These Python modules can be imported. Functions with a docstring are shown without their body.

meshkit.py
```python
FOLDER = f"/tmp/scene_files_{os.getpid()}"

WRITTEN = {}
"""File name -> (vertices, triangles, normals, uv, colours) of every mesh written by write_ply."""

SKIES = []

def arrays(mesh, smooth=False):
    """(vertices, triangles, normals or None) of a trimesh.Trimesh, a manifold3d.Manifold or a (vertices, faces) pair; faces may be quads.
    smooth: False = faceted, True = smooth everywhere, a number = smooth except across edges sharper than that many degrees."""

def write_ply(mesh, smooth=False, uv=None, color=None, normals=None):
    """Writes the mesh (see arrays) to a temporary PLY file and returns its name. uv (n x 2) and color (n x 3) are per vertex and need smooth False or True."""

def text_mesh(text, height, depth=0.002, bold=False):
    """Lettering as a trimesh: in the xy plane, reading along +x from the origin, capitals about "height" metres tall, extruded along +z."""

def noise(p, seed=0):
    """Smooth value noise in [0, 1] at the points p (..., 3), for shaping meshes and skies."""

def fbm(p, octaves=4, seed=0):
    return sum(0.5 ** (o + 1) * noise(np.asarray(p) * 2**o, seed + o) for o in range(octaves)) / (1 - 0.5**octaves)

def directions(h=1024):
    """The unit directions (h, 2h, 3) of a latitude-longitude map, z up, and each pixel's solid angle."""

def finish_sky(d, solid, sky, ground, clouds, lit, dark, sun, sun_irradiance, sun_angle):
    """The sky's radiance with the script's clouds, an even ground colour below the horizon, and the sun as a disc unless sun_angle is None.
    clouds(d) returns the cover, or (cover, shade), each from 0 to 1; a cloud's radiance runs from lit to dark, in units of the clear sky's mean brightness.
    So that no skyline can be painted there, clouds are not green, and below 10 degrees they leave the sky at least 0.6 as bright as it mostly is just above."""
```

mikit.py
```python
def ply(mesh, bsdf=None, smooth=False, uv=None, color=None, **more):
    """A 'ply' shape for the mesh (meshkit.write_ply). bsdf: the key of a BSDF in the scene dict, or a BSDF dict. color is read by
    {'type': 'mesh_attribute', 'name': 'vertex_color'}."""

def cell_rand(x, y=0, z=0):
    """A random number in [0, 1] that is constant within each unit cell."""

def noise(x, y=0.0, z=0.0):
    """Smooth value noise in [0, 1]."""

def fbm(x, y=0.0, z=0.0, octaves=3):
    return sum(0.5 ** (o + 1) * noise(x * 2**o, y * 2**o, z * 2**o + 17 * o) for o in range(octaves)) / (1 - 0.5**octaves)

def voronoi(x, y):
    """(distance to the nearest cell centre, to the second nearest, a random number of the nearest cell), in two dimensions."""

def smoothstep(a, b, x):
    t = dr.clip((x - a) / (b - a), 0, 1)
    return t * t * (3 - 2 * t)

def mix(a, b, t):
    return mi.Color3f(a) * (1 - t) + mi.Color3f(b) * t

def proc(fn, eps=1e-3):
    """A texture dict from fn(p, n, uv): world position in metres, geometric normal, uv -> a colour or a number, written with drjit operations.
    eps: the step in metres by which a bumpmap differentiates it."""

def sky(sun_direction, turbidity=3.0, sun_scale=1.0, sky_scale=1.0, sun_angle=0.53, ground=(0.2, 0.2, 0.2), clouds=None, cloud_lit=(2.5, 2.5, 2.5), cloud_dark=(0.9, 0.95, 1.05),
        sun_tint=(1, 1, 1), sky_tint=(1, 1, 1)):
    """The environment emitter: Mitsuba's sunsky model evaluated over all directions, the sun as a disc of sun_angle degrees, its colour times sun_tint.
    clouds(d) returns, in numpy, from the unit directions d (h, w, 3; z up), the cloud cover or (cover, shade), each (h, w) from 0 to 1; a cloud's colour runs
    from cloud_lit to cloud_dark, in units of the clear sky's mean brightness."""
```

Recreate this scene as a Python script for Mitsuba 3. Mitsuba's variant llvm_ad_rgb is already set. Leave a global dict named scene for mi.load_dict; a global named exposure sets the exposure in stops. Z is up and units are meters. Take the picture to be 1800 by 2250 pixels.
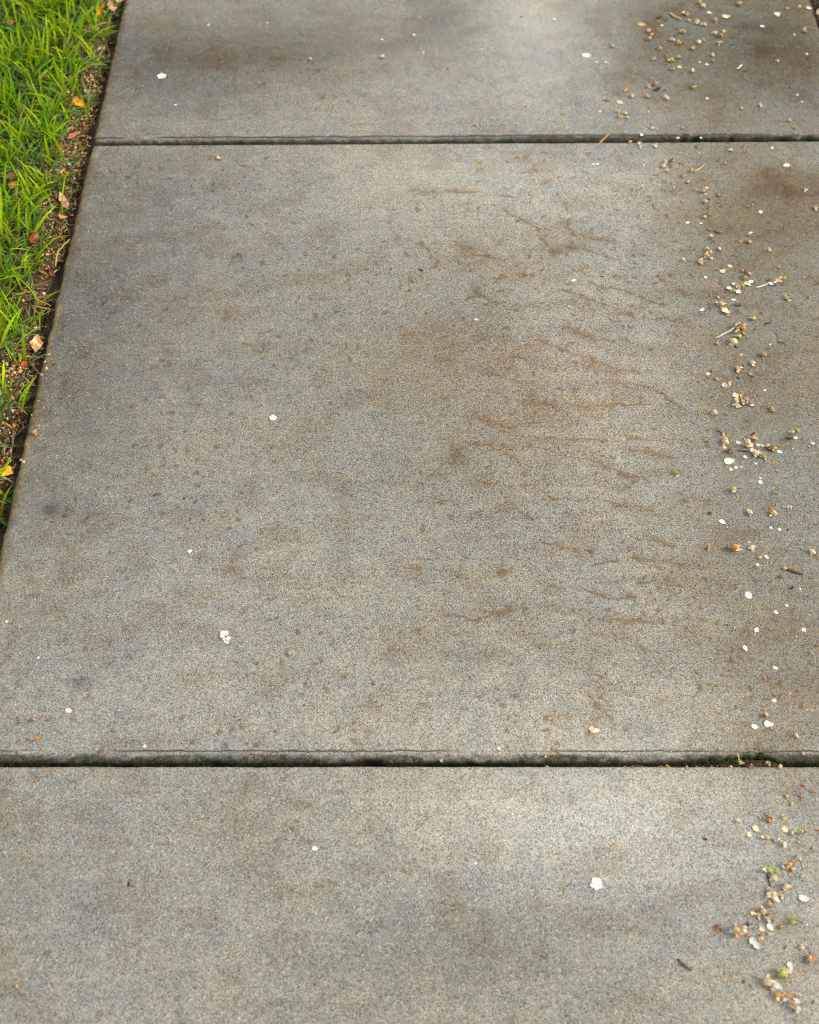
import math, random
import numpy as np, drjit as dr, mitsuba as mi
import mikit, meshkit
from mikit import noise, fbm, cell_rand, smoothstep, mix

# ---------------------------------------------------------------- camera, sky, exposure
T = mi.ScalarTransform4f
CAM_H, PITCH = 1.40, math.radians(51.2)
scene = {'type': 'scene'}
scene['camera'] = {'type': 'thinlens', 'fov': 32.13, 'fov_axis': 'x', 'aperture_radius': 0.0044, 'focus_distance': 1.80,
                   'near_clip': 0.05, 'far_clip': 500.0,
                   'to_world': T().look_at(origin=[0, 0, CAM_H], target=[0, math.cos(PITCH), CAM_H - math.sin(PITCH)], up=[0, 0, 1])}
def overcast(d):
    n = meshkit.fbm(d * np.array([1.6, 1.6, 3.0]) + 7.3, 4)
    return np.ones(d.shape[:2]), np.clip((n - 0.3) * 1.6, 0, 1)
scene['sky'] = mikit.sky((0.85, -0.10, 0.66), turbidity=3, sun_scale=0.3, sun_angle=20, sky_scale=1.0, clouds=overcast,
                         cloud_lit=(1.52, 1.55, 1.57), cloud_dark=(.92, .95, .98), sun_tint=(0.94, 0.99, 1.05))
exposure = 3.06

labels = {}
rng = np.random.default_rng(41)
random.seed(41)
taken = {}
def key_for(name, parent=None):
    base = (parent + '__' if parent else '') + name
    n = taken.get(base, 0); taken[base] = n + 1
    return base if n == 0 else f'{base}_{n:03d}'
def add(name, shape, parent=None):
    k = key_for(name, parent); scene[k] = shape; return k
def tag(k, label=None, cat=None, group=None, kind=None):
    d = labels.setdefault(k, {})
    for a, b in (('label', label), ('category', cat), ('group', group), ('kind', kind)):
        if b: d[a] = b

# ---------------------------------------------------------------- site dimensions (metres): x right, y along the walk, z up
X0, X1 = -0.509, 0.716                 # the two long edges of the sidewalk
GAP, RAD = 0.0068, 0.0110               # width of the open joint, radius of the tooled edges
J1A, J1K = 1.8822, 0.0100              # rear joint: y = J1A + J1K * x  (near slab's far edge)
J2A, J2K = 0.7665, 0.0                 # front joint
J0A, J3A = 2.99, -0.35

# ---------------------------------------------------------------- materials
STAIN_SPOTS = "85,1623,12,12,0.9;97,1531,9,12,0.9;215,1621,11,10,0.9;203,1638,7,8,0.6;246,1630,11,6,0.7;15,1760,13,8,0.6;74,1759,35,7,0.5;-18,1651,5,7,0.7;12,1636,5,8,0.7;67,1575,5,6,0.7;-55,1493,9,8,0.7;187,1840,9,6,0.6;252,1838,7,6,0.7;210,1782,10,6,0.6;112,1816,6,6,0.5;236,1686,11,8,0.5;392,1571,17,10,0.5;-6,1464,5,11,0.5;94,1433,9,7,0.5;233,1452,10,7,0.5;62,1217,13,16,0.9;64,1235,7,6,0.7;45,1142,12,9,0.8;37,1187,13,5,0.5;-10,1178,13,8,0.5;105,1171,35,8,0.4;114,1031,10,8,1;174,1011,13,7,0.8;9,1037,9,10,0.6;55,1025,13,7,0.5;107,1088,17,6,0.5;144,1125,14,6,0.5;131,1134,5,4,0.6;177,1111,5,4,0.6;193,1103,5,4,0.6;226,1339,6,7,0.8;140,1389,3,4,0.8;124,1332,3,4,0.7;48,1390,19,16,0.4;92,1290,18,10,0.5;124,1273,18,7,0.7;179,1311,18,6,0.5;275,1187,6,6,0.8;103,970,15,7,0.8;47,966,12,5,0.6;165,981,16,5,0.6;-29,1306,5,5,0.5;-28,942,10,6,0.5;7,944,5,5,0.4;48,948,10,6,0.5;176,1204,12,11,0.35;252,1383,8,8,0.5;306,1374,4,5,0.7;-297,1108,8,7,0.8;-259,1053,6,8,0.6;-219,1036,14,8,0.6;-325,1042,4,6,0.5;-285,1307,10,7,0.5;-348,1378,9,7,0.4;-341,1347,7,5,0.4;-123,1378,9,5,0.6;-356,1218,8,8,0.4;-128,1239,7,8,0.3;-288,1183,3,4,0.6;-107,974,4,5,0.6;-332,946,6,8,0.5;-84,1162,6,5,0.5;-101,1114,7,4,0.5;-199,957,5,5,0.4;-458,1019,7,4,0.5;-453,1130,10,8,-1;-354,929,3,3,0.6;-448,920,5,4,0.4;-382,874,16,9,-0.4;-325,833,5,5,0.6;-143,911,4,3,0.5;-75,926,3,3,0.5;-45,846,7,6,0.8;-16,920,9,6,0.6;33,880,9,6,0.6;62,924,4,3,0.6;151,925,3,3,0.8;114,863,11,5,0.5;100,908,10,4,0.4;214,858,8,5,0.4;285,850,7,5,0.4;10,945,4,5,0.5;16,843,8,6,0.4;135,550,6,4,0.8;23,517,5,3,0.6;132,602,12,7,0.4;50,602,4,6,0.4;267,650,5,3,0.5;212,668,19,3,0.5;107,661,19,5,0.4;208,644,19,3,0.4;-141,543,5,4,0.5;-314,588,6,4,0.5;-405,653,6,5,0.4;-261,597,7,4,0.4;-313,753,10,6,0.3;-179,745,4,6,0.4;-413,2146,16,19,0.5;-146,2005,6,8,0.9;-155,2075,8,7,0.6;-310,2114,100,32,0.45;-221,2114,26,19,0.4;-446,2086,18,19,0.4;-437,1895,4,4,0.7;-390,1814,6,9,0.6;-331,1704,6,5,0.6;-246,1647,8,6,0.4;-148,1637,8,8,0.5;-234,1553,6,7,0.6;-258,1485,6,9,0.5;-152,1497,3,9,0.6;-95,1467,5,5,0.7;-142,1416,6,4,0.6;-166,1397,10,5,0.5;-453,1568,7,7,0.4;-180,1762,28,7,0.5;-208,1540,7,7,0.4;-256,1611,12,8,0.5;587,1766,35,22,1;561,1800,25,14,0.7;613,1755,28,9,0.7;374,2066,23,18,0.7;426,2194,20,56,0.6;607,2139,47,68,0.5;650,1983,30,76,0.6;346,2015,15,20,0.6;466,2264,24,29,0.5;586,2208,55,14,0.4;598,2034,53,21,0.3"
STAIN_STREAKS = "128,1726,145,1713,165,1697,190,1677,203,1655;191,1660,204,1638,214,1619,229,1621,257,1628,282,1615,305,1600;85,1621,110,1611,143,1602;120,1561,142,1565,170,1569;263,1553,281,1541,303,1539,318,1531,339,1515,367,1505;97,1531,118,1515,139,1509,166,1499;198,1527,223,1537,244,1523,268,1513,286,1503,301,1491,321,1479,359,1477,385,1473;221,1468,233,1452,248,1441,272,1435,301,1433;179,1433,202,1424,222,1409,240,1403,263,1390;236,1686,245,1660,273,1651,309,1642;286,1415,301,1407,318,1396;4,1762,51,1759,80,1760,106,1758,164,1744;15,1642,32,1613,40,1596;113,1372,130,1361,153,1350,166,1348;151,1401,176,1386,202,1377;253,1397,268,1386,285,1377,311,1372;225,1339,236,1348,262,1348,283,1354,301,1350,329,1345,347,1324,365,1304;210,1311,233,1308,258,1308,284,1311,323,1311;156,1310,180,1313,197,1303;79,1290,99,1280,119,1272,142,1272,162,1275;119,1260,153,1253,178,1250,211,1246,239,1251,268,1245;274,1233,296,1228,326,1223,344,1215;233,1213,252,1204,268,1195,282,1186,306,1178;78,1241,103,1240,127,1220,144,1210;86,1181,101,1171,125,1168,161,1170;180,1148,211,1145,237,1146,263,1137,287,1134,306,1128;75,1117,99,1117,126,1134,140,1125,161,1115;159,1078,182,1073,202,1064,218,1053;226,1041,243,1050,265,1051,297,1051,334,1041;292,1088,310,1081,328,1070;273,1015,303,1014,330,1011;32,966,57,966,80,962,98,969,121,976;139,976,162,983,178,973,207,967,227,962,256,957,287,958,323,957;205,1007,227,997,250,994,273,997;212,838,220,833,230,824"
SPOTS = [tuple(map(float, r.split(','))) for r in STAIN_SPOTS.split(';')]
STREAKS = [np.array(list(map(float, r.split(',')))).reshape(-1, 2) for r in STAIN_STREAKS.split(';')]
# broad patches of dirtier (-) or paler (+) cement, with sky sheen and left-right shading painted in: x, y, rx, ry, amount
TONE_SHEEN_PATCHES = [(.20, .70, .19, .075, .42), (.10, .80, .30, .05, .08), (.42, .55, .12, .10, .12), (-.42, .62, .20, .14, -.12), (.05, .56, .14, .05, -.14), (-.05, .50, .2, .05, -.05),
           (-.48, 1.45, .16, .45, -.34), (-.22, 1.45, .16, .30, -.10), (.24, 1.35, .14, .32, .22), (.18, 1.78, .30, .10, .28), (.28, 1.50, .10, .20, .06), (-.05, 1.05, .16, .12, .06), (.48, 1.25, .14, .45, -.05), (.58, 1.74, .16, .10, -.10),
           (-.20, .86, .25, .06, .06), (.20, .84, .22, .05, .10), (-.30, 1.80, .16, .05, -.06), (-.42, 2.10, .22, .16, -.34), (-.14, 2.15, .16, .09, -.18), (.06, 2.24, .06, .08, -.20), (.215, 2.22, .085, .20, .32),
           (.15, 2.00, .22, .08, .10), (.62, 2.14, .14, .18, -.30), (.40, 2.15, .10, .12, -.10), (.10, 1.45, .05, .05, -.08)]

def seg_dist2(x, y, a, b):
    d = b - a; l2 = float(d @ d)
    t = dr.clip(((x - float(a[0])) * float(d[0]) + (y - float(a[1])) * float(d[1])) / l2, 0, 1)
    return dr.square(x - float(a[0]) - t * float(d[0])) + dr.square(y - float(a[1]) - t * float(d[1]))

def make_concrete(y_lo, y_hi, joint_a, joint_k, seed):
    spots = [s for s in SPOTS if y_lo * 1e3 - 30 < s[1] < y_hi * 1e3 + 30]
    streaks = [s for s in STREAKS if y_lo * 1e3 < s[:, 1].mean() < y_hi * 1e3]
    patches = [q for q in TONE_SHEEN_PATCHES if y_lo - .1 < q[1] < y_hi + .1]
    def fn(p, n, uv):
        x, y, z = p.x, p.y, p.z
        s = float(seed)
        wx = noise(x * 110 + s, y * 150) - .5; wy = noise(x * 110, y * 150 + 31 + s) - .5
        g1 = noise(x * 430 + s, y * 430); g3 = noise(x * 210, y * 210 + 5)
        broad = fbm(x * 6 + s, y * 8, s, 4)
        mid = fbm(x * 40, y * 55 + s, 3, 3)
        warm = smoothstep(.25, .75, .5 * broad + .5 * mid)
        col = mix((.357, .364, .346), (.386, .377, .328), warm)
        # individual sand grains, under a millimetre across
        jx, jy = x * 1150 + 1.3 * (g1 - .5), y * 1050 + 1.3 * (g3 - .5)
        r1 = cell_rand(jx, jy, s); r2 = cell_rand(jx * .6 + 3.3, jy * .6, s + 1); r3 = cell_rand(jx * .8, jy * .8, s + 2)
        broom = noise(x * 16 + s, y * 270)
        grain = 1 + .84 * (r1 - .5) + .38 * (r2 - .5) + .14 * (g1 - .5) + .16 * (g3 - .5) + .20 * (mid - .5) + .16 * (broad - .5) + .10 * (broom - .5)
        tint = .6 * r3 + .4 * noise(x * 300 + 11, y * 300 + s)
        col = mi.Color3f(col.x * (1 + .20 * (tint - .5)), col.y, col.z * (1 - .24 * (tint - .5))) * grain
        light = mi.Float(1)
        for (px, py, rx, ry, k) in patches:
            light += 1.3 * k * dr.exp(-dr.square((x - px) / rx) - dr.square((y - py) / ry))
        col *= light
        # sand grains: few pale quartz, some dark
        r = cell_rand(x * 620, y * 620, s)
        col = mix(col, (.75, .73, .69), dr.select(r > .990, .7, 0.0))
        col = mix(col, (.055, .05, .042), dr.select(r < .026, .5, 0.0))
        # tannin stains: blots and washed-out streaks
        X = x * 1e3 + wx * 7; Y = y * 1e3 + wy * 8
        st, grey = mi.Float(0), mi.Float(0)
        for (px, py, rx, ry, k) in spots:
            q = dr.square((X - px) / max(rx, 3.0)) + dr.square((Y - py) / max(ry, 4.5))
            e = .88 * dr.exp(-1.5 * q) + .19 * dr.exp(-.30 * q)
            if k > 0: st += k * .95 * e
            else: grey += -k * 1.1 * e
        for P in streaks:
            m = mi.Float(1e9)
            for a, b in zip(P[:-1], P[1:]): m = dr.minimum(m, seg_dist2(X, Y, a, b))
            st += .95 * dr.exp(-m / 3.6) + .13 * dr.exp(-m / 60.0)
        brk = smoothstep(.25, .62, noise(x * 60 + 4, y * 60))
        st *= .40 + .75 * brk
        # many faint washed streaks fanning to the right, and fine brown specks
        fan = dr.exp(-dr.square((x - .27) / .16) - dr.square((y - 1.36) / .38))
        yy = y + .10 * x + .012 * (noise(x * 14, y * 8) - .5)
        rd = 1 - dr.abs(2 * noise(x * 9 + s, yy * 62) - 1)
        st += .42 * fan * rd * rd * rd * rd * smoothstep(.4, .75, noise(x * 22, y * 30 + 7))
        v1, v2, vw = mikit.voronoi(x * 66 + .5 * wx, y * 66 + .5 * wy)
        many = smoothstep(.30, .70, fbm(x * 7 + 3, y * 6, 9, 3))
        st += (1.1 if seed == 17 else .55) * smoothstep(.34, .0, v1 + .30 * (g3 - .5)) * smoothstep(.55, .95, vw) * (.15 + many)
        st += .26 * smoothstep(.50, .75, fbm(x * 24 + 3, y * 34, 9, 3)) + .10 * smoothstep(.33, .45, x) * smoothstep(.25, .6, broad)
        r4 = cell_rand(jx * .75 + 9.1, jy * .75, s + 5)
        dens = .07 + .44 * dr.exp(-dr.square((x - .16) / .22) - dr.square((y - 1.32) / .34)) * (.3 + broad) + .10 * smoothstep(.45, .7, broad)
        st += dr.select(r4 > 1 - dens, .55, 0.0)              # single rust-brown sand grains
        st = dr.clip(st * (.45 + .85 * (.6 * r4 + .4 * g3)), 0, .85)   # sand grains take the stain unevenly
        wash = .55 * dr.exp(-dr.square((x - .10) / .20) - dr.square((y - 1.28) / .30)) + .80 * smoothstep(.30, .46, x + .03 * (broad - .5) - .04 * (y - 1.3)) * smoothstep(.55, .9, y)
        wash += 1.7 * dr.exp(-dr.square((x - .61) / .10) - dr.square((y - 1.72) / .08)) + .85 * smoothstep(.335, .415, x + .05 * (mid - .5) - .05 * (y - 2.1)) * smoothstep(1.90, 2.06, y)
        wash += .45 * dr.exp(-dr.square((x + .30) / .22) - dr.square((y - 2.13) / .12))
        wash *= .35 + 1.3 * smoothstep(.25, .75, .6 * broad + .4 * mid)
        wash = dr.clip(wash, 0, 1.9)
        col = mi.Color3f(col.x * (1 - .145 * wash), col.y * (1 - .178 * wash), col.z * (1 - .235 * wash))
        col = mix(col, mi.Color3f(col.x * .57, col.y * .385, col.z * .235), st)
        col = mix(col, mi.Color3f(.075, .083, .092) * grain, dr.clip(grey, 0, .8))
        # dirt along the lawn edge
        ed = x - X0
        rim = smoothstep(.0125, .0075, ed + .004 * (noise(x * 50, y * 38) - .5))
        col = mix(col, mi.Color3f(.42, .305, .170) * (.6 + .8 * g3), rim * .8)
        dirt = .42 * dr.exp(-ed / .045) * smoothstep(.25, .75, noise(x * 60, y * 34))
        col = mix(col, mi.Color3f(.105, .074, .042) * (.5 + g3), dr.clip(dirt, 0, .7))
        col = mix(col, (.03, .022, .014), smoothstep(-.009, -.018, z) * smoothstep(.004, .0, ed))
        # tooled lip of the near end: a line of groove dirt and painted edge shadow, then moss and mud down in the joint
        t = y - (joint_a + joint_k * x + GAP)
        wob = .0012 * (noise(x * 90, s) - .5) * 2 + .0008 * (noise(x * 300, s) - .5)
        line = dr.exp(-dr.square((t - .0118 - .5 * wob) / (.0014 if seed == 3 else .00085))) * smoothstep(.12, .42, noise(x * 14 + s, 2.0))
        col = mix(col, (.045, .042, .030), .85 * line)
        if seed == 3:                                     # the rear joint's lip is soaked and dark, most of all at the right
            band = smoothstep(.0125, .0100, t) * (.14 + .60 * smoothstep(.0, .22, x)) * (.6 + .8 * noise(x * 70, y * 300))
            col = mix(col, mi.Color3f(.085, .082, .072) * (.5 + g3), dr.clip(band, 0, .85))
        damp = .62 * smoothstep(.0116, .003, t) * smoothstep(-.004, .0, t) * (.3 + noise(x * 120, y * 300))
        col *= 1 - dr.clip(damp, 0, .6)
        deep = smoothstep(*((-.0022, -.0065) if seed == 3 else (-.0040, -.0095)), z + .004 * (noise(x * 160, y * 160, z * 160) - .5))
        mossy = smoothstep(.35, .6, noise(x * 17 + s, 4.0) + .25 * (noise(x * 140, 1.0) - .5))
        col = mix(col, mix((.060, .048, .032), (.030, .048, .012), mossy) * (.5 + g3), deep * .9)
        return mi.Color3f(dr.clip(col.x, .004, .9), dr.clip(col.y, .004, .9), dr.clip(col.z, .004, .9))
    def gloss(p, n, uv):
        """How much of a water film lies on the cement: 0 dry, 1 wet."""
        wet = smoothstep(.35, .70, fbm(p.x * 3.1 + 2.0, p.y * 2.2, 5.0, 3))
        wet = dr.maximum(.55 * wet, dr.exp(-dr.square((p.x - .19) / .13) - dr.square((p.y - 2.40) / .42)))
        wet = dr.maximum(wet, .9 * dr.exp(-dr.square((p.x - .24) / .20) - dr.square((p.y - .70) / .10)))
        return .25 + .95 * wet * (.75 + .5 * noise(p.x * 420, p.y * 420))
    def height(p, n, uv):
        return noise(p.x * 420, p.y * 420, p.z * 420) + .7 * noise(p.x * 800, p.y * 800, 3.0) + .5 * noise(p.x * 45, p.y * 220)
    return {'type': 'bumpmap', 'scale': 0.00040, 'tex': mikit.proc(height, 5e-4),
            'bsdf': {'type': 'roughplastic', 'distribution': 'ggx', 'alpha': .30, 'int_ior': 1.42, 'diffuse_reflectance': mikit.proc(fn), 'specular_reflectance': mikit.proc(gloss)}}

def bump(inner, fn, scale, eps=1e-3):
    return {'type': 'bumpmap', 'scale': scale, 'tex': mikit.proc(fn, eps), 'bsdf': inner}
def soil_col(p, n, uv):
    a = fbm(p.x * 90, p.y * 90, p.z * 90, 3); b = noise(p.x * 400, p.y * 400)
    return mix((.025, .017, .011), (.105, .068, .038), smoothstep(.3, .75, a)) * (.6 + .8 * b)
scene['soil_material'] = {'type': 'principled', 'base_color': mikit.proc(soil_col), 'roughness': .85, 'specular': .25}
VC = {'type': 'mesh_attribute', 'name': 'vertex_color'}
scene['bud_material'] = {'type': 'principled', 'base_color': VC, 'roughness': .38, 'specular': .5}
scene['bud_material'] = {'type': 'twosided', 'bsdf': scene['bud_material']}
scene['petal_material'] = {'type': 'twosided', 'bsdf': {'type': 'principled', 'base_color': VC, 'roughness': .45, 'specular': .4}}
scene['blade_material'] = {'type': 'principledthin', 'base_color': VC, 'roughness': .38, 'diff_trans': .75, 'eta': 1.4}
scene['litter_material'] = {'type': 'twosided', 'bsdf': {'type': 'principled', 'base_color': VC, 'roughness': .5, 'specular': .4}}

# ---------------------------------------------------------------- sidewalk: slabs with tooled, rounded edges
def edge_steps(length, r, fine, r2=None):
    ang = np.linspace(0, np.pi / 2, 6)
    near = [(0, -.10), (0, -.045), (0, -.022)] + [(r * (1 - math.cos(a)), -r * (1 - math.sin(a))) for a in ang]
    near += [(r + .0008, 0), (r + .0016, 0), (r + .0024, 0), (r + .004, 0), (r + .007, 0), (r + .012, 0)]
    d = np.array(near)
    d2 = d.copy()
    if r2: d2 = d * [r2 / r, 1]; d2[3:, 1] *= r2 / r
    inner = np.linspace(r + .018, length - r - .018, max(3, int((length - 2 * r - .036) / fine)))
    pos = np.concatenate([d[:, 0], inner, length - d2[::-1, 0]])
    z = np.concatenate([d[:, 1], 0 * inner, d2[::-1, 1]])
    return pos, z
def slab_mesh(ya, ka, yb, kb, seed, fine=.0045):
    """From the far face at joint b to the near face at joint a; the joint lines may lean (slope k)."""
    W = X1 - X0
    u, zu = edge_steps(W, RAD * 1.15, fine)
    L = yb - ya
    v, zv = edge_steps(L, RAD, fine, .0055)
    U, V = np.meshgrid(u, v, indexing='ij')
    Z = np.minimum(zu[:, None], zv[None, :])
    X = X0 + U
    Y = ya + V + (ka * (1 - V / L) + kb * V / L) * X
    P = np.stack([X, Y, 0 * X], -1)
    dx, dy = np.minimum(U, W - U), np.minimum(V, L - V)
    fx, fy = np.exp(-dx / .012), np.exp(-dy / .010)
    n1 = meshkit.fbm(P * [0, 55, 0] + [seed, 0, 1], 4) - .5
    n2 = meshkit.fbm(P * [48, 0, 0] + [2, seed, V.mean()], 4) - .5 + 0 * X
    side = np.where(U < W / 2, 0, 50)
    X = X + fx * .0045 * n1
    end = np.where(V < L / 2, 0.0, 9.0)
    n2 = meshkit.fbm(np.stack([P[..., 0] * 48, end + seed, 0 * X], -1), 4) - .5
    chip = np.clip(meshkit.fbm(np.stack([P[..., 0] * 30, end + seed + 4, 0 * X], -1), 3) - .70, 0, 1)
    Y = Y + np.where(V < L / 2, 1, -1) * fy * (.0012 * n2 + np.where(V < L / 2, .022, .006) * chip)
    if seed in (3.0, 17.0):                          # the right-hand ends of both joints have broken edges
        worn = np.clip((X - (.40 if seed == 3.0 else .31)) / .04, 0, 1) * (V < L / 2)
        rag = meshkit.fbm(np.stack([P[..., 0] * 85, 0 * X + seed, 0 * X], -1), 4)
        Y = Y + fy * worn * .016 * np.clip(rag - .42, 0, 1) * 2; Z = Z - fy * worn * .010 * np.clip(rag - .40, 0, 1) * 2
    lip = np.where(V < L / 2, 1, 0) * np.clip(1 - (V - RAD - .0004) / .0022, 0, 1) * (.0006 + .0022 * meshkit.noise(np.stack([P[..., 0] * 22, 0 * X + seed, 0 * X], -1)))
    Z = Z - lip
    Z = Z + .0010 * (meshkit.fbm(P * 5 + seed, 3) - .5) + .0005 * (meshkit.fbm(P * 60 + seed, 2) - .5)
    n, m = X.shape
    idx = np.arange(n * m).reshape(n, m)
    q = np.stack([idx[:-1, :-1], idx[1:, :-1], idx[1:, 1:], idx[:-1, 1:]], -1).reshape(-1, 4)
    return np.stack([X, Y, Z], -1).reshape(-1, 3), q

tag('sidewalk', 'weathered damp concrete sidewalk of square slabs with brown stains', 'sidewalk', kind='structure')
slabs = [(J1A + GAP, J1K, J0A, 0, 3.0, .0045), (J2A + GAP, J2K, J1A, J1K, 17.0, .0045), (J3A + GAP, 0, J2A, J2K, 29.0, .006), (J0A + GAP, 0, J0A + 1.1, 0, 43.0, .03), (J3A - 1.1, 0, J3A, 0, 51.0, .03)]
for ya, ka, yb, kb, seed, fine in slabs:
    mat = f'concrete_{int(seed)}'
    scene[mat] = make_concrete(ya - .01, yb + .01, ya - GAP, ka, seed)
    add('slab', mikit.ply(slab_mesh(ya, ka, yb, kb, seed, fine), mat, smooth=40), 'sidewalk')

# ---------------------------------------------------------------- ground: one sheet, low under the walk, rising to the lawn
def axis(pts):
    out = [np.linspace(a, b, n, endpoint=False) for a, b, n in pts] + [[pts[-1][1]]]
    return np.concatenate(out)
def ground_z(x, y):
    t = X0 - x                                     # distance into the lawn
    s = np.clip((t - .006) / .055, 0, 1); s = s * s * (3 - 2 * s)
    z = -.030 + .024 * s
    r = np.clip((x - X1 - .004) / .05, 0, 1)
    z = np.maximum(z, -.030 + .022 * r)
    inside = (x > X0 + .004) & (x < X1 - .004)
    z = np.where(inside, -.060, z)
    P = np.stack([x, y, 0 * x], -1)
    bump_ = .007 * (meshkit.fbm(P * 45, 3) - .5) + .004 * (meshkit.fbm(P * 140, 2, 5) - .5)
    return z + np.where(inside, 0, bump_)
gx = axis([(-60, -3, 12), (-3, -.9, 40), (-.9, X0 + .02, 120), (X0 + .02, X1 - .01, 30), (X1 - .01, X1 + .3, 50), (X1 + .3, 3, 30), (3, 60, 12)])
gy = axis([(-60, -1, 14), (-1, .9, 60), (.9, 2.6, 420), (2.6, 5, 50), (5, 80, 16)])
GX, GY = np.meshgrid(gx, gy, indexing='ij')
GZ = ground_z(GX, GY)
ii = np.arange(GX.size).reshape(GX.shape)
gq = np.stack([ii[:-1, :-1], ii[1:, :-1], ii[1:, 1:], ii[:-1, 1:]], -1).reshape(-1, 4)
add('ground', mikit.ply((np.stack([GX, GY, GZ], -1).reshape(-1, 3), gq), 'soil_material', smooth=True))
tag('ground', 'dark wet soil under the lawn and beside the sidewalk', 'soil', kind='structure')

# joint fill: mud strips in both joints, higher towards the right where grit has washed in
def fill_mesh(a, k, seed, hi):
    x = np.linspace(X0 + .004, X1 - .004, 420); w = np.linspace(-.004, GAP + .004, 7)
    XX, WW = np.meshgrid(x, w, indexing='ij')
    P = np.stack([XX, WW, 0 * XX], -1)
    z = -.024 + hi(XX) + .006 * (meshkit.fbm(P * 60 + seed, 3) - .5) + .004 * (meshkit.fbm(P * 260 + seed, 2) - .5)
    idx = np.arange(XX.size).reshape(XX.shape)
    q = np.stack([idx[:-1, :-1], idx[1:, :-1], idx[1:, 1:], idx[:-1, 1:]], -1).reshape(-1, 4)
    return np.stack([XX, a + k * XX + WW, z], -1).reshape(-1, 3), q
step = lambda a, b, x: np.clip((x - a) / (b - a), 0, 1)
h1 = lambda x: .014 * step(.02, .25, x) - .006 * step(.42, .5, x)
h2 = lambda x: .010 * step(.05, .2, x) + .006 * step(.33, .36, x) - .010 * step(.40, .43, x)
add('soil', mikit.ply(fill_mesh(J1A, J1K, 2.0, h1), 'soil_material', smooth=True)); tag('soil', 'mud and grit filling the rear joint', 'soil', kind='structure')
add('soil', mikit.ply(fill_mesh(J2A, J2K, 5.0, h2), 'soil_material', smooth=True)); tag('soil_001', 'mud filling the front joint', 'soil', kind='structure')

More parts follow.
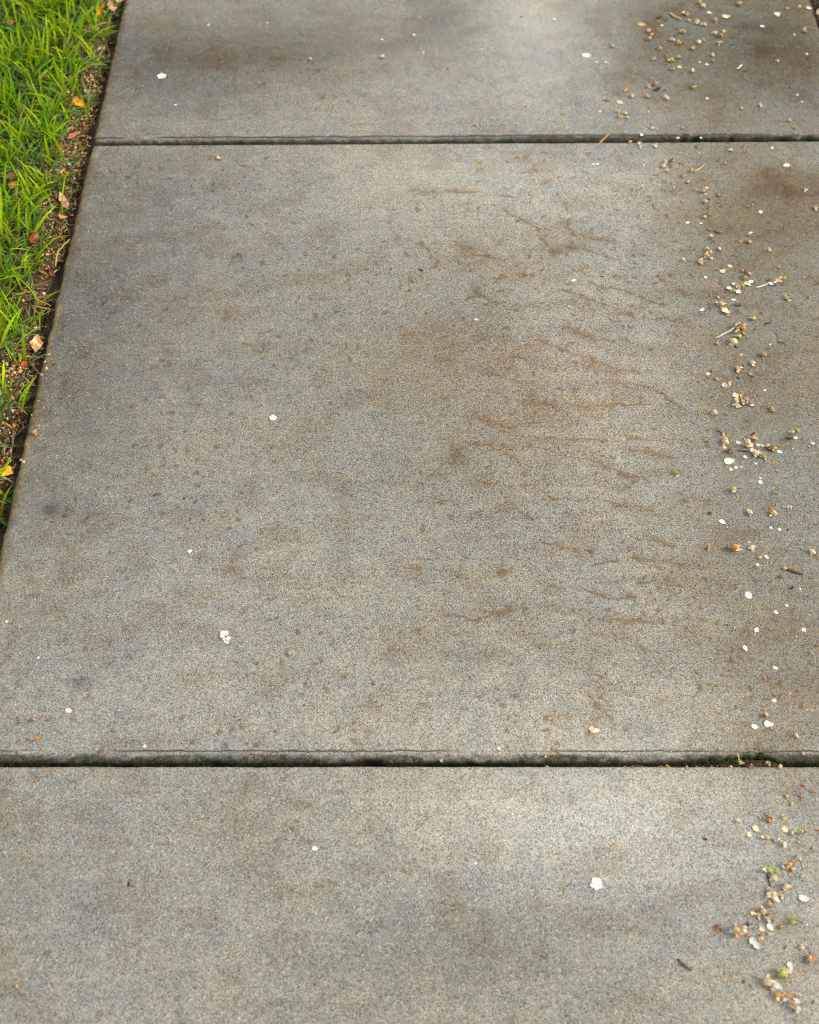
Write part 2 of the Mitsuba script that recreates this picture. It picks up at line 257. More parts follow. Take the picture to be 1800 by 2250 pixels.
# ---------------------------------------------------------------- small-piece helpers
def rot(ax, a):
    c, s = math.cos(a), math.sin(a)
    return np.array({'x': [[1, 0, 0], [0, c, -s], [0, s, c]], 'y': [[c, 0, s], [0, 1, 0], [-s, 0, c]], 'z': [[c, -s, 0], [s, c, 0], [0, 0, 1]]}[ax])
def grid_faces(n, m, wrap=False):
    i, j = np.meshgrid(np.arange(n - 1), np.arange(m if wrap else m - 1), indexing='ij')
    j2 = (j + 1) % m
    return np.stack([i * m + j, (i + 1) * m + j, (i + 1) * m + j2, i * m + j2], -1).reshape(-1, 4)
COL = {'w': (.66, .66, .64), 'c': (.74, .61, .40), 't': (.54, .36, .18), 'o': (.52, .25, .06), 'y': (.60, .43, .09), 'g': (.36, .40, .085), 'r': (.27, .07, .025),
       'b': (.13, .066, .03), 'd': (.022, .017, .014), 'p': (.62, .40, .32), 's': (.45, .43, .40), 'l': (.60, .66, .36)}
def bud(L, c, ang, mm_low=0):
    """A small ribbed flower bud lying on its side, with a calyx at one end; L in metres."""
    n, m = (8, 9) if L < .005 else (11, 14)
    t = np.linspace(0, 1, n); a = np.arange(m) * 2 * np.pi / m
    prof = np.sin(np.pi * np.clip(t, .02, .985)) ** .62 * (1 - .30 * t) * rng.uniform(.40, .50)
    ribs = 1 + .14 * np.cos(3 * a + rng.uniform(0, 6))[None, :] * np.sin(np.pi * t)[:, None] + rng.normal(0, .07, (n, m))
    rr = prof[:, None] * ribs
    V = np.stack([(t - .5)[:, None] + 0 * rr, rr * np.cos(a), rr * np.sin(a)], -1).reshape(-1, 3) * L
    V = V @ rot('x', rng.uniform(0, 6)).T @ rot('y', rng.uniform(-.35, .35)).T @ rot('z', ang).T
    base = np.array(COL[c]) * rng.uniform(.68, 1.06)
    dark = np.array(COL['b' if c in 'ctopwyrs' else 'g']) * (1.0 if c != 'g' else .6)
    pale = np.clip(base * 1.25 + .05, 0, .88)
    w = np.clip((.22 - t) / .2, 0, 1)[:, None, None] * rng.uniform(.4, .9)
    seam = (np.cos(3 * a + rng.uniform(0, 6)) > .55)[None, :, None] * np.sin(np.pi * t)[:, None, None] * rng.uniform(.1, .5)
    C = base + 0 * V.reshape(n, m, 3)
    C = C * (1 - seam) + (base * .45) * seam
    C = C * (1 - w) + dark * w
    wt = np.clip((t - .72) / .25, 0, 1)[:, None, None] * rng.uniform(0, .8)
    C = C * (1 - wt) + pale * wt
    V[:, 2] -= V[:, 2].min()
    blot = (meshkit.noise(V * 2.4 / L + rng.uniform(0, 99)) - .5).reshape(n, m, 1) * 1.6
    other = np.array(COL[{'c': 't', 't': 'c', 'o': 'c', 'y': 'o', 'g': 'y', 'r': 'o', 'b': 't', 'd': 'b', 'p': 'c', 'w': 'c', 'l': 'c'}[c]])
    C = C + np.clip(blot, 0, .8) * (other - C)
    C = C * (1 - .5 * np.clip(-blot, 0, 1))
    return V, grid_faces(n, m, True)[:, ::-1], np.clip(C * rng.uniform(.82, 1.12, (n, m, 1)), .004, .9).reshape(-1, 3)
def bud_scaled(L, c, ang):
    """A bud with loose scales at its foot and a few crumbs of petal stuck to it."""
    parts = [bud(L * .92, c, ang)]
    for i in range(rng.integers(3, 7) if L > .0040 else rng.integers(1, 3)):
        cc = {'c': 'wwcoc', 't': 'bcoc', 'o': 'cbtc', 'y': 'gcoc', 'g': 'cgwgg', 'r': 'bort', 'b': 'dtb', 'p': 'wcow'}.get(c, 'cb')
        a = rng.uniform(0, 6.28); q = sheet(L * rng.uniform(.5, .95), L * rng.uniform(.28, .55), cc[rng.integers(len(cc))], a, .7)
        V = q[0] @ rot('x', rng.normal(0, .6)).T
        V = V + [math.cos(a) * L * rng.uniform(.1, .42), math.sin(a) * L * rng.uniform(.1, .42), -V[:, 2].min() + L * rng.uniform(0, .45)]
        parts.append((V, q[1], q[2]))
    return join(parts)
def sheet(L, W, c, ang, curl=.2, kind='petal'):
    """A thin curved petal or leaf scrap, built with an upper and a lower skin."""
    n, m = 8, 6
    t = np.linspace(0, 1, n); s = np.linspace(-1, 1, m)
    if kind == 'petal':
        half = (np.sin(np.pi * np.clip(t, .04, .96) ** .72)) ** .55
        notch = 1 - .10 * np.cos(2.5 * np.pi * s[None, :]) * np.clip((t[:, None] - .6) / .4, 0, 1)
    else:
        half = np.sin(np.pi * np.clip(t, .02, .98)) ** rng.uniform(.7, 1.1); notch = np.ones((n, m))
    x = (t[:, None] - .5) * L * notch * (1 + rng.normal(0, .05, (1, m)))
    y = s[None, :] * half[:, None] * W / 2 * (1 + rng.normal(0, .12, (n, 1)))
    z = curl * L * ((t[:, None] - .5) ** 2 * rng.uniform(.4, 1.2) + s[None, :] ** 2 * .18 * half[:, None] * rng.uniform(.3, 1.4)) + rng.normal(0, .012 * L, (n, m)) + .10 * curl * L * t[:, None] * rng.uniform(-1, 1)
    th = max(.00022, .02 * L)
    up = np.stack([x, y + 0 * x, z], -1); lo = up - [0, 0, th]
    k = n * m
    f = grid_faces(n, m)
    ring = np.concatenate([np.arange(m), (np.arange(1, n) * m + m - 1), np.arange(m - 2, -1, -1) + (n - 1) * m, np.arange(n - 2, 0, -1) * m])
    r2 = np.roll(ring, -1)
    F = np.vstack([f, f[:, ::-1] + k, np.stack([ring, ring + k, r2 + k, r2], -1)])
    V = np.vstack([up.reshape(-1, 3), lo.reshape(-1, 3)]) @ rot('x', rng.uniform(-.12, .12)).T @ rot('z', ang).T
    V[:, 2] -= V[:, 2].min()
    base = np.array(COL[c]) * rng.uniform(.88, 1.08)
    C = base * (1 + rng.normal(0, .05, (n, m, 1)))
    foot = np.clip((.28 - t) / .28, 0, 1)[:, None, None]
    C = C * (1 - .5 * foot) + np.array(COL['c' if c == 'w' else 'b']) * .8 * .5 * foot
    C = np.clip(np.vstack([C.reshape(-1, 3)] * 2), .005, .9)
    return V, F, C
def stem(p, q, w, c, bend=.06, end=None):
    """A tapered, slightly bent stalk from p to q, w wide."""
    p, q = np.array(p, float), np.array(q, float)
    n, m = 9, 7
    t = np.linspace(0, 1, n); d = q - p; L = np.linalg.norm(d); d /= L
    side = np.array([-d[1], d[0], 0]); side /= np.linalg.norm(side) + 1e-9
    upv = np.cross(d, side)
    line = p + t[:, None] * (q - p) + side * (np.sin(np.pi * t) * L * bend * rng.uniform(-1, 1))[:, None] + side * (rng.normal(0, .012, n) * L)[:, None]
    r = w / 2 * (1.12 - .4 * t) * (1 + rng.normal(0, .08, n)); r[[0, -1]] *= .55
    a = np.arange(m) * 2 * np.pi / m
    V = line[:, None] + r[:, None, None] * (np.cos(a)[None, :, None] * side + np.sin(a)[None, :, None] * upv)
    V = np.concatenate([V, V[:1].mean(1, keepdims=True) + 0 * V[:1], V[-1:].mean(1, keepdims=True) + 0 * V[-1:]], 0)
    V = np.concatenate([V[n:n + 1], V[:n], V[n + 1:]], 0).reshape(-1, 3)
    C = np.array(COL[c]) * rng.uniform(.75, 1.2, ((n + 2) * m, 1))
    if end:
        k = np.repeat(np.clip((np.linspace(0, 1, n + 2) - .6) / .3, 0, 1), m)[:, None]
        C = C * (1 - k) + np.array(COL[end]) * k
    return V, grid_faces(n + 2, m, True)[:, ::-1], np.clip(C, .005, .9)
def ply(part, mat):
    V, F, C = part
    return mikit.ply((V, F), mat, smooth=True, color=C)
def moved(part, x, y, z=0.0):
    V, F, C = part
    return V + np.array([x, y, z]), F, C
def join(parts):
    V, F, C, o = [], [], [], 0
    for v, f, c in parts:
        f = np.asarray(f)
        if f.shape[1] == 4: f = np.vstack([f[:, [0, 1, 2]], f[:, [0, 2, 3]]])
        V.append(v); F.append(f + o); C.append(c); o += len(v)
    return np.vstack(V), np.vstack(F), np.vstack(C)

# ---------------------------------------------------------------- debris on the slabs: code, x, y, size (mm), angle | label; a white petal stands in for the single green bud's wet glint
DEBRIS = """cB,518,2269,9.3,-33
tB,514,2280,8.2,999
tB,584,2277,9.4,999
wP,528,2252,9.3,-26
oB,484,2246,8.8,999
tS,457,2250,475,2227,4.6
dF,438,2237,11.1,999
bF,448,2232,11.6,999
bF,471,2232,6.9,999
cB,488,2225,5.8,999
cB,502,2221,8.8,999
cB,513,2211,8.7,999
cP,555,2239,13.9,9
tB,534,2226,9.7,999
tP,405,2215,13.8,-17
bF,414,2222,11.5,999
wP,440,2213,5.7,999
oF,435,2224,6.9,999
yB,472,2189,8.7,999
bF,464,2202,8.0,999
tB,413,2191,9.2,999
tB,418,2181,6.8,999
oB,412,2169,8.6,999
pB,451,2167,8.6,999
tB,462,2156,8.6,999
bF,459,2183,6.8,999
cB,527,2186,7.8,999
cB,544,2191,7.3,999
tB,537,2180,9.6,999
cB,534,2156,8.6,999
tB,507,2167,5.5,999
cB,496,2158,7.7,999
tB,485,2140,7.7,999
oB,428,2140,9.5,999
tB,347,2148,8.1,999
tB,414,2111,7.6,999
tB,438,2118,5.4,999
tB,457,2115,7.6,999
gB,444,2105,9.4,999
cB,516,2121,7.2,999
tB,514,2105,4.5,999
wP,492,2103,4.9,999
wP,503,2096,5.8,999
cP,456,2088,8.9,-45
tB,444,2081,7.6,999
cB,476,2076,8.4,999
wS,551,2082,562,2093,3.6
bF,565,2078,8.9,999
tB,623,2104,5.8,999
tB,619,2098,3.6,999
yB,471,2027,8.8,999
oB,408,2037,8.8,999
dF,410,2024,14.5,999|dark curled leaf flake touching an orange bud on the right side of the far slab
yB,397,2032,7.0,999
bF,423,2022,6.6,999
oF,360,2022,12.0,999
cB,367,2003,6.5,999
yB,393,2002,6.5,999
cB,424,1997,7.8,999
cP,346,1988,11.9,-38
oB,326,1994,6.5,999
oB,339,1962,5.6,999
oB,342,1948,7.3,999
cB,352,1956,6.0,999
cB,354,1945,5.6,999
wP,491,2000,5.2,999
cB,543,1971,6.0,999
oB,575,1976,6.5,999
yB,616,1937,6.0,999
oB,621,1919,5.5,999
wP,666,2185,4.6,999
oB,684,2192,8.2,999
wP,677,2127,5.4,999
cB,688,2268,7.0,999
cP,705,2266,10.7,-34
cB,666,2264,5.1,999
wP,647,2247,11.6,-82
wP,614,2210,8.3,999
bF,557,2176,5.9,999
dS,549,2153,560,2153,2.3
wP,311,1964,5.2,999
wP,391,1964,3.4,999
wP,333,2103,4.9,999
wP,317,2103,4.9,999
cB,391,1918,5.5,999
oF,442,1920,7.2,999
oS,304,1890,320,1903,4.2|orange sliver of leaf lying across the joint in front of the far slab
wP,373,1903,6.4,999
wP,355,1894,4.7,999
wP,372,1891,5.5,999
wP,431,1898,5.5,999
wP,468,1898,5.1,999
oF,352,1881,6.3,999
wP,366,1878,5.5,999
wP,392,1874,5.5,999
cB,720,2258,6.0,999
cB,717,2247,7.0,999
wP,641,2010,4.4,999
wP,646,1991,4.3,999
bF,632,2032,6.1,999
cB,365,1877,6.1,999
cB,367,1869,4.4,999
cB,392,1871,6.1,999
cB,510,1860,6.4,999
cB,403,1830,6.6,999
tB,413,1834,8.3,-16
cB,398,1819,7.3,999
cB,403,1808,5.6,999
oF,386,1801,6.3,999
wP,368,1825,3.3,999
yB,441,1809,7.3,999|yellow tan bud with a straw stem right beside it
tS,445,1807,464,1826,3.6|straw coloured stem with an orange tip reaching from a round bud
oB,426,1796,6.3,999
oB,432,1781,6.2,999
cP,460,1768,6.5,-48
oB,452,1758,8.1,-62
wP,456,1753,4.1,999
oB,477,1748,6.2,999
tB,452,1732,8.4,999
dF,459,1742,5.5,999
yB,459,1726,3.9,999
cB,418,1737,3.9,999
oF,421,1718,6.4,999
gB,454,1705,6.7,999|small green bud touching a cream bud
cB,447,1697,6.7,999
wP,420,1686,6.4,999
cP,440,1684,5.1,999
oB,451,1668,5.4,999
bS,457,1666,467,1659,3.5|brown pointed husk beside an orange bud
wP,452,1656,5.4,999
tB,451,1650,5.4,999
wP,512,1663,5.4,999
tB,508,1657,4.7,999
cB,494,1641,4.1,999
tB,506,1639,6.3,999
cB,533,1621,6.3,999
wP,592,1824,10.3,999|lone bright white petal behind the big brown stain by the right edge
tB,496,1827,5.0,999
cB,611,1761,5.9,999
oB,619,1718,7.1,999|orange bud in front of the big brown stain by the right edge
wP,534,1710,7.4,999
tB,515,1724,4.5,999
yB,524,1726,3.5,999
K|cream and tan buds forming a short upright chain
cB,441,1623,7.8,999
cB,444,1616,6.6,-69
tB,438,1607,9.4,-41
cB,445,1603,5.3,999
k
K|tan bud and white tipped bud left of the upright chain
tB,426,1597,7.1,-69
cB,428,1592,7.1,-61
k
cB,459,1624,6.9,999
cB,403,1601,5.3,999
cP,470,1588,6.5,-29
cP,458,1577,9.0,35
rB,490,1575,7.1,999|red brown bud next to a cream bud behind the white blossom clump
cB,496,1570,5.2,999
oF,543,1585,6.2,999
tB,488,1561,6.9,-41
wP,431,1564,4.9,999
oF,440,1543,7.6,-7
cB,574,1563,3.1,999
dF,472,1732,3.6,999
dF,372,1726,4.2,999
wP,361,1775,4.3,999
wP,387,1775,3.3,999
cB,409,1769,3.3,999
dF,418,1661,2.8,999
dF,417,1631,2.8,999
dF,558,1632,3.1,999
wP,577,1868,5.0,999
K|tangled clump of white blossoms with green buds
wP,462,1539,8.3,-28
wP,470,1548,6.4,28
oB,473,1546,4.3,999
tB,475,1539,6.9,999
gB,467,1533,6.4,999
wP,474,1531,7.7,-41
gB,481,1542,7.4,999
lP,489,1550,7.8,-69
wP,496,1553,8.9,29
wP,492,1546,5.6,-51
k
wS,501,1541,522,1551,2.7|pale wet stem between the two white blossom clumps
K|clump of white and pink petals with a green tip right of the pale wet stem
bF,522,1557,8.1,999
wP,524,1548,6.4,-51
wP,530,1551,4.8,999
pP,537,1557,9.7,-41
cP,541,1562,5.6,999
gB,544,1559,6.4,-29
k
oF,543,1586,6.2,999
cB,575,1563,2.4,999
cP,470,1587,6.2,-22
wP,431,1563,5.1,999
yB,434,1524,3.7,999
cB,443,1520,4.5,999
oB,454,1520,4.5,999
wP,465,1516,5.8,999
bB,468,1505,7.1,999|dark brown bud under the tangled white blossom clump
K|orange and cream buds above a pale green funnel shaped flower
tB,445,1504,10.3,-69
cP,443,1503,6.6,-40
lP,450,1490,13.2,-53
tP,453,1485,6.6,-51
k
wP,417,1495,7.6,999|white petal at the left end of a thin thread near the funnel shaped flower
bS,423,1499,439,1501,0.8
gB,541,1517,7.4,999|single green bud with a white wet tip near the right edge of the photo
wP,545,1515,5.8,-22
yB,486,1475,7.6,999|yellow green bud right above the brown clump with the silver stick
dS,501,1466,512,1470,2.4|black splinter right of the brown and green clump
wS,428,1437,467,1467,3.9|silver grey stick pointing at the brown and green clump
K|brown, orange and green clump at the end of the silver grey stick
tB,463,1457,8.1,-68
oB,469,1455,9.4,-76
gB,460,1448,7.3,999
gB,461,1439,7.5,-28
oF,470,1446,8.6,-68
bF,450,1459,5.2,999
oF,470,1471,3.9,999
k
wP,451,1452,5.2,999
cB,452,1426,11.1,-28|large cream and brown striped bud just below the brown and green clump
dF,454,1421,5.1,999
oB,429,1426,5.8,-40
oF,434,1418,4.6,999
tB,490,1402,10.2,-76|large tan bud with an upright stalk, alone below the yellow green bud
cB,459,1403,5.4,999
cB,472,1387,7.6,999
K|orange bud with a white tip and black fleck, between tan buds
oB,450,1375,7.6,999
wP,457,1379,5.3,27
dF,458,1381,5.1,999
k
oB,469,1364,5.8,999
wP,409,1368,5.6,999
rB,414,1373,4.6,999
dF,449,1360,5.0,999
yB,419,1357,5.0,999
K|white petal and cream bud pair above the yellow topped blossom heap
wP,429,1345,8.5,999
cB,434,1344,5.8,-68
oB,436,1348,5.3,999
k
wP,503,1425,3.4,999
oF,502,1460,3.4,999
dF,486,1455,3.4,999
bF,521,1429,6.5,999
bF,497,1352,5.0,999
dF,509,1351,2.8,999
dF,510,1376,2.8,999
oF,510,1362,3.3,999
wP,482,1337,4.5,50
K|heap of cream blossoms with a yellow petal on its top left
wP,441,1327,7.7,999
yP,441,1320,6.5,999
oB,448,1328,5.7,999
oB,452,1319,7.7,-59
cB,440,1313,7.0,999
cB,448,1313,6.5,999
gB,437,1307,5.7,999
cB,442,1306,6.5,999
wP,455,1313,5.2,999
tB,458,1311,7.0,-49
wP,460,1308,5.5,999
k
cB,408,1295,8.2,-79
gB,486,1298,7.9,-39|olive green bud with a brown stalk, right of the cream blossom heap
bS,480,1304,484,1301,2.2
dS,405,1324,414,1327,1.0
yB,414,1256,5.4,999
bS,408,1264,415,1258,2.0
oB,392,1244,5.1,999
cB,415,1241,11.2,-49|large cream bud over a small white petal, left of the long brown clump
wP,413,1234,5.4,999
wP,433,1242,8.0,-20
K|orange and cream bud clump above the brown twig of the long clump
cB,444,1240,9.7,-58
oF,439,1238,7.5,999
oB,452,1247,9.2,-38
wP,448,1238,7.5,38
gB,442,1234,5.1,999
oB,455,1246,5.6,999
k
cP,458,1238,6.1,-13
wP,464,1236,5.5,-26
K|brown bud chain with a translucent white end, right of the orange and cream clump
tB,469,1234,6.8,999
bB,472,1230,6.3,999
oB,477,1229,7.5,999
wP,484,1226,6.8,-26
oB,482,1236,4.1,999
k
bS,430,1228,443,1226,3.1|brown twig stub left of the cream petal clump
K|cream petal clump ending in a yellow green bud at its lower right
wP,450,1227,8.7,-26
cB,450,1221,8.0,999
cB,454,1221,5.5,999
oB,457,1222,6.3,-48
gB,461,1216,7.5,-38
k
bB,419,1226,7.2,999|dark brown bud with bluish white wet edge below the large cream bud
wP,416,1210,12.6,13|large white petal lying flat below the long brown clump
oF,420,1204,3.6,999
cP,416,1196,6.2,999
cP,423,1199,5.4,-67
wP,438,1217,5.5,999
wP,430,1200,3.4,999
wP,450,1206,4.1,999
oF,473,1207,5.8,999
oB,475,1193,4.1,999
gB,344,1189,7.9,999|yellow green bud alone left of the debris, near a brown streak
wP,346,1185,3.6,999
K|green bud and brown bud clump near the right edge of the photo
gB,512,1261,7.8,-67
cB,505,1258,6.8,999
bB,500,1247,8.8,999
wP,504,1252,5.1,-49
wP,509,1250,5.6,999
k
cP,530,1241,6.1,999
cB,524,1235,3.1,999
yB,502,1233,4.1,999
bF,534,1274,4.9,999
wP,452,1181,3.8,999
wP,451,1174,6.2,999
gB,414,1160,9.5,999|olive brown bud with side stalk, alone below the large white petal
bS,418,1163,424,1164,1.4
yB,466,1158,4.7,999
gB,492,1151,3.5,999
gF,500,1151,3.1,999
bF,523,1171,3.6,999
K|short row of cream buds joined end to end near the right edge
cB,475,1132,4.2,999
cB,479,1132,4.7,999
cB,482,1131,4.0,999
k
cB,429,1122,8.6,-52|cream bud with white lip left of the pointed tan bud
oS,456,1132,459,1125,3.3
tB,459,1122,8.7,-25|pointed tan bud with white wet lip right of the cream bud
wP,462,1122,4.7,999
bB,378,1122,4.2,999
wP,393,1109,8.4,-42|narrow white petal at left of the lower debris trail
wP,398,1101,2.1,999
wP,453,1100,4.4,999
wP,463,1097,5.3,999
dF,473,1097,3.9,999
yF,484,1098,3.0,999
yF,481,1109,2.3,999
oB,370,1067,6.9,-82|orange teardrop bud with an upright stalk, leftmost of its row
oS,371,1073,372,1078,1.1
oB,400,1065,11.9,27|long orange and cream bud pointing up to the right
oS,409,1072,411,1074,1.8
bF,392,1067,4.6,999
cB,423,1067,7.1,-47
wP,422,1077,2.5,999
gF,443,1069,6.3,-47
cB,431,1052,5.2,999|cream bud with a thin forked stem above a single white petal
yS,433,1055,440,1062,0.9
wP,440,1054,5.7,999
wP,427,1042,5.0,-82
cB,497,1060,9.1,-31|cream bud with a green base at the right edge of the photo
rB,452,1023,5.4,999|round red brown bud below the brown husk twig
bS,461,1036,480,1026,4.1|brown split twig near the right edge of the middle slab
oB,458,1035,5.6,999
oF,474,1014,3.8,999
dF,462,1007,6.3,999|black flake below the brown split twig
wP,473,1006,3.4,999
wP,409,996,10.2,-75|white petal with a cream stalk, standing upright in the picture
wP,453,981,4.4,-24
wP,438,971,5.7,-56
wP,411,946,7.0,999|square white petal with a thin white stalk
wS,410,943,407,938,0.9
wP,467,946,5.7,-56
cB,385,949,3.5,999
wP,393,923,2.8,999
dF,377,953,3.1,999
cB,456,936,2.4,999
bF,320,1031,4.5,999
wP,394,920,7.1,-73|drop shaped white petal lying alone left of a pink white one
wP,425,893,6.0,-29|pale pinkish white petal scrap right of the drop shaped petal
oB,410,878,3.8,999
oB,480,924,4.3,999
rF,417,856,5.1,999
wP,416,849,5.3,999
oF,436,858,6.6,999
cB,447,862,3.2,999
rF,446,841,5.3,999
yF,452,837,4.2,999
oB,403,829,6.9,-65|orange seed shaped bud just above the torn white blossom
wP,405,818,10.0,-12|torn white blossom petal near the front end of the middle slab
wP,389,815,7.3,-23|thin white petal sliver left of the torn white blossom petal
cB,433,803,6.2,-23|cream seed bud right of the torn white blossom petal
yB,453,806,3.5,999
oF,369,799,2.9,999
oB,325,781,3.1,999
K|green yellow bud with a curved stalk standing in the front joint
gB,367,772,6.8,-44
yS,366,776,364,782,1.4
k
K|yellow bud with a curled tail lying in the front joint
yB,288,767,7.4,-28
yS,286,770,284,772,1.4
k
pP,399,772,6.8,-72|pale pinkish stone chip stuck in the front joint
cB,409,764,5.1,999|cream bud on the front joint next to the near slab
cB,355,764,3.1,999
wP,309,772,2.7,999
rF,378,764,6.1,-6
cB,352,699,6.2,-33|cream bud, leftmost of the trail on the near slab
cP,371,690,7.5,-62|long cream petal right of another cream petal on the near slab
cP,363,683,6.1,999|short cream petal below the leftmost bud of the near slab trail
K|rust orange bud with a small yellow bud on top
oB,386,700,7.6,999
yB,388,707,3.6,999
cB,390,700,4.4,999
k
oB,403,703,5.0,999|round orange bud right of the rust orange bud with a yellow top
oB,410,729,3.8,999
oB,426,728,3.6,999
rF,430,741,6.1,-43
yB,440,735,4.8,999|pale yellow bud highest at the right on the near slab
cP,402,689,7.5,-58|cream petal left of the green flake clump
K|green flake with a cream end and tan tip
cB,408,684,5.9,999
gF,414,686,8.9,999
tB,419,685,4.9,999
k
cB,415,680,2.8,999
oB,413,674,3.7,999
tB,380,679,7.1,-53|tan cream bud left of a dark brown flake
bF,387,676,4.5,999
cB,398,671,6.5,-62|cream orange bud in the middle of the near slab trail
cB,411,656,5.9,999|cream bud at the upper end of the orange clump with thread
K|orange bud cluster with white petals at its lower edge
oB,398,647,8.8,11
oF,405,652,6.0,22
wP,394,645,5.4,-32
cB,402,643,5.4,999
k
bS,412,653,413,642,0.7
tB,412,636,4.5,999
K|bright green flower base with dark stalk and cream petal below
gB,377,641,8.7,-42
gB,384,640,6.0,-21
gF,382,646,3.9,999
cB,381,633,7.7,-71
k
dS,375,638,376,624,1.9|dark stalk running down from the bright green flower base
oF,308,712,4.0,999
dF,315,678,5.3,-22
dF,305,716,2.0,999
cB,328,686,2.4,999
yB,413,722,3.0,999
cB,414,718,4.0,999
oB,437,689,4.0,999
tB,430,691,2.0,999
cB,416,704,2.4,999
tB,377,702,2.6,999
wP,394,678,2.8,999
bF,426,667,3.9,999
tB,437,781,4.7,999
tB,392,623,8.7,999|large round tan bud at the top right of the long debris heap
pB,386,614,5.3,999
K|long heap of cream and orange buds on the near slab
oB,373,619,5.4,-16
wP,374,615,6.3,-21
cB,371,612,4.8,999
cP,380,616,5.8,-52
tB,382,614,3.5,999
cB,376,612,4.4,999
wP,380,609,6.7,-62
oB,376,608,4.0,999
tB,372,603,6.5,999
oB,377,605,4.4,999
k
oB,357,599,4.4,999
cP,354,595,5.5,-11
yB,358,592,5.3,999
K|cream bud with an orange cap left of the long heap's lower end
oB,364,599,4.4,999
cB,364,596,5.7,999
k
K|red brown and green bud clump under the long heap
rB,368,591,5.9,-61
cB,367,588,5.7,999
gB,374,587,4.7,999
wP,369,580,8.1,-61
k
K|green bud with a brown curved stalk, right of the red brown clump
gB,392,585,8.1,-11
bS,396,587,403,584,1.7
k
oB,379,580,4.7,999|small orange bud right of a white petal below the green stalked bud
cP,360,578,5.8,999|pointed cream petal below the red brown and green clump
cB,367,573,4.7,999
rB,316,580,6.6,-13|lone rust red bud at the left of the near slab trail
K|pair of long cream buds with orange tips
cB,333,575,10.6,-49
cB,340,575,8.1,-61
oB,344,572,4.3,999
oB,337,580,4.0,999
k
dF,346,583,5.7,999
K|white blossom with a tan bud and pinkish petal edge
wP,350,564,10.3,-51
tB,357,567,7.1,-61
wP,351,559,5.8,-41
pP,354,560,4.7,-61
k
wP,409,611,9.6,-11|white blossom petal lying alone at the right of the near slab
cB,397,558,5.2,-31
K|orange bud in a dark husk by the right edge of the near slab
oB,403,546,8.6,-21
cB,403,544,5.6,999
oF,409,546,5.6,999
k
K|big lime green bud with white petals at its right
gB,373,530,10.7,-21
cP,371,535,5.7,999
wP,382,539,7.6,-71
wP,381,535,6.7,-80
gB,377,532,4.8,999
k
tF,378,525,4.2,999
K|long cream bud with an orange foot near the bottom right corner
cB,356,522,10.3,-63
oB,360,518,5.7,-41
k
wP,367,519,8.8,-36|white petal below the big lime green bud
K|row of orange and pinkish buds near the bottom right corner
yB,364,509,7.0,999
oB,371,511,5.1,999
oF,377,509,5.7,-20
pB,370,505,6.4,999
k
K|cream and orange buds lowest at the right of the photo
wP,383,504,6.9,-25
oB,386,509,4.2,999
oB,377,500,6.6,999
cB,382,496,6.9,-30
k
bS,270,547,283,534,3.0|straight brown twig lying alone left of the debris on the near slab
bF,399,503,4.6,61
bF,333,524,4.6,999
bF,340,519,3.7,999
bF,380,559,4.7,999
bF,356,546,2.8,999
gB,419,582,2.8,999
wP,407,583,2.8,999
wX,-415,2062,11.4,999|white blossom lying alone at the left of the far slab
cB,-168,2109,7.0,999|cream bud, left of two lone buds on the open far slab
cB,-45,2116,7.0,999|cream bud, right of two lone buds on the open far slab
yF,17,2236,7.2,999
wP,-350,2214,4.8,999
wP,-248,2221,4.8,999
wP,-384,1982,4.5,999
wP,254,2232,7.2,999
wP,24,2131,5.4,999
wP,8,2184,5.5,999
wP,-47,2170,5.5,999
wP,124,2141,4.7,999
wP,301,2122,14.0,-0|thin white sliver on the bright wet part of the far slab
dF,64,2083,5.4,999
dF,197,2240,6.4,999
rF,105,1926,6.6,999|red brown speck of leaf close to the rear joint on the far slab
oF,249,1958,6.7,999
bF,190,1977,5.2,999
cB,-302,1840,6.5,999|cream bud alone at the rear left of the middle slab
gF,110,1833,10.0,999|green moss flake, larger of two behind the middle of the middle slab
gF,167,1782,6.4,999|green moss flake, smaller of two behind the middle of the middle slab
rF,154,1833,5.0,999
wP,239,1557,7.9,999|square white petal alone right of the centre among brown streaks
wP,95,1475,5.8,999
wP,290,1827,5.0,999
wP,296,1827,5.0,999
wP,228,1502,3.3,999
dF,17,1579,8.0,999|dark oval seed husk in the upper middle of the middle slab
dF,280,1565,4.6,999
yF,116,1579,3.3,999
wX,-182,1286,7.9,999|small white blossom with a thin thread at the left of the middle slab
rB,-176,1209,4.1,999|tiny red berry below the small white blossom with a thread
dF,-287,1147,4.1,999
cP,-271,1063,6.2,999|curled cream petal left of centre on the middle slab
oB,-496,1258,6.6,999|orange bud by the lawn edge of the middle slab
rB,-488,1387,4.4,999|tiny dark red bud by the lawn edge above the orange bud
K|white ragged two lobed blossom alone at the lower left of the middle slab
wP,-220,940,8.1,-77
wP,-216,940,7.0,-98
wP,-220,935,5.9,-24
wP,-215,930,8.0,-64
cP,-218,933,4.8,-12
wP,-213,933,6.4,-107
k
wP,-387,836,7.2,999|round white petal at the lower left corner of the middle slab
wP,-433,907,3.7,999
wP,-479,958,3.8,999
wP,-295,790,4.1,999
oF,-416,800,7.1,-6|orange leaf sliver near the left end of the front joint
oF,-420,827,4.6,17
dF,-120,843,3.1,999
rF,-42,872,5.8,999|red orange flake alone in the lower middle of the middle slab
cB,205,807,7.2,999
cP,210,810,7.2,999
cP,205,812,6.1,999
wP,100,787,5.1,-63
oF,160,787,5.1,999
cB,153,771,6.0,999
cB,35,775,4.0,999
cB,151,778,3.5,999
wP,-100,667,6.3,-11|white petal scrap in the upper middle of the near slab
dF,-293,627,4.8,999|black speck alone at the left of the near slab
yB,-391,519,4.1,999|tiny yellow bud at the lower left of the near slab
oS,-405,760,-393,761,2.0|curled orange leaf strip at the near slab's rear left end
cB,-215,721,2.5,999
oF,159,627,2.8,999
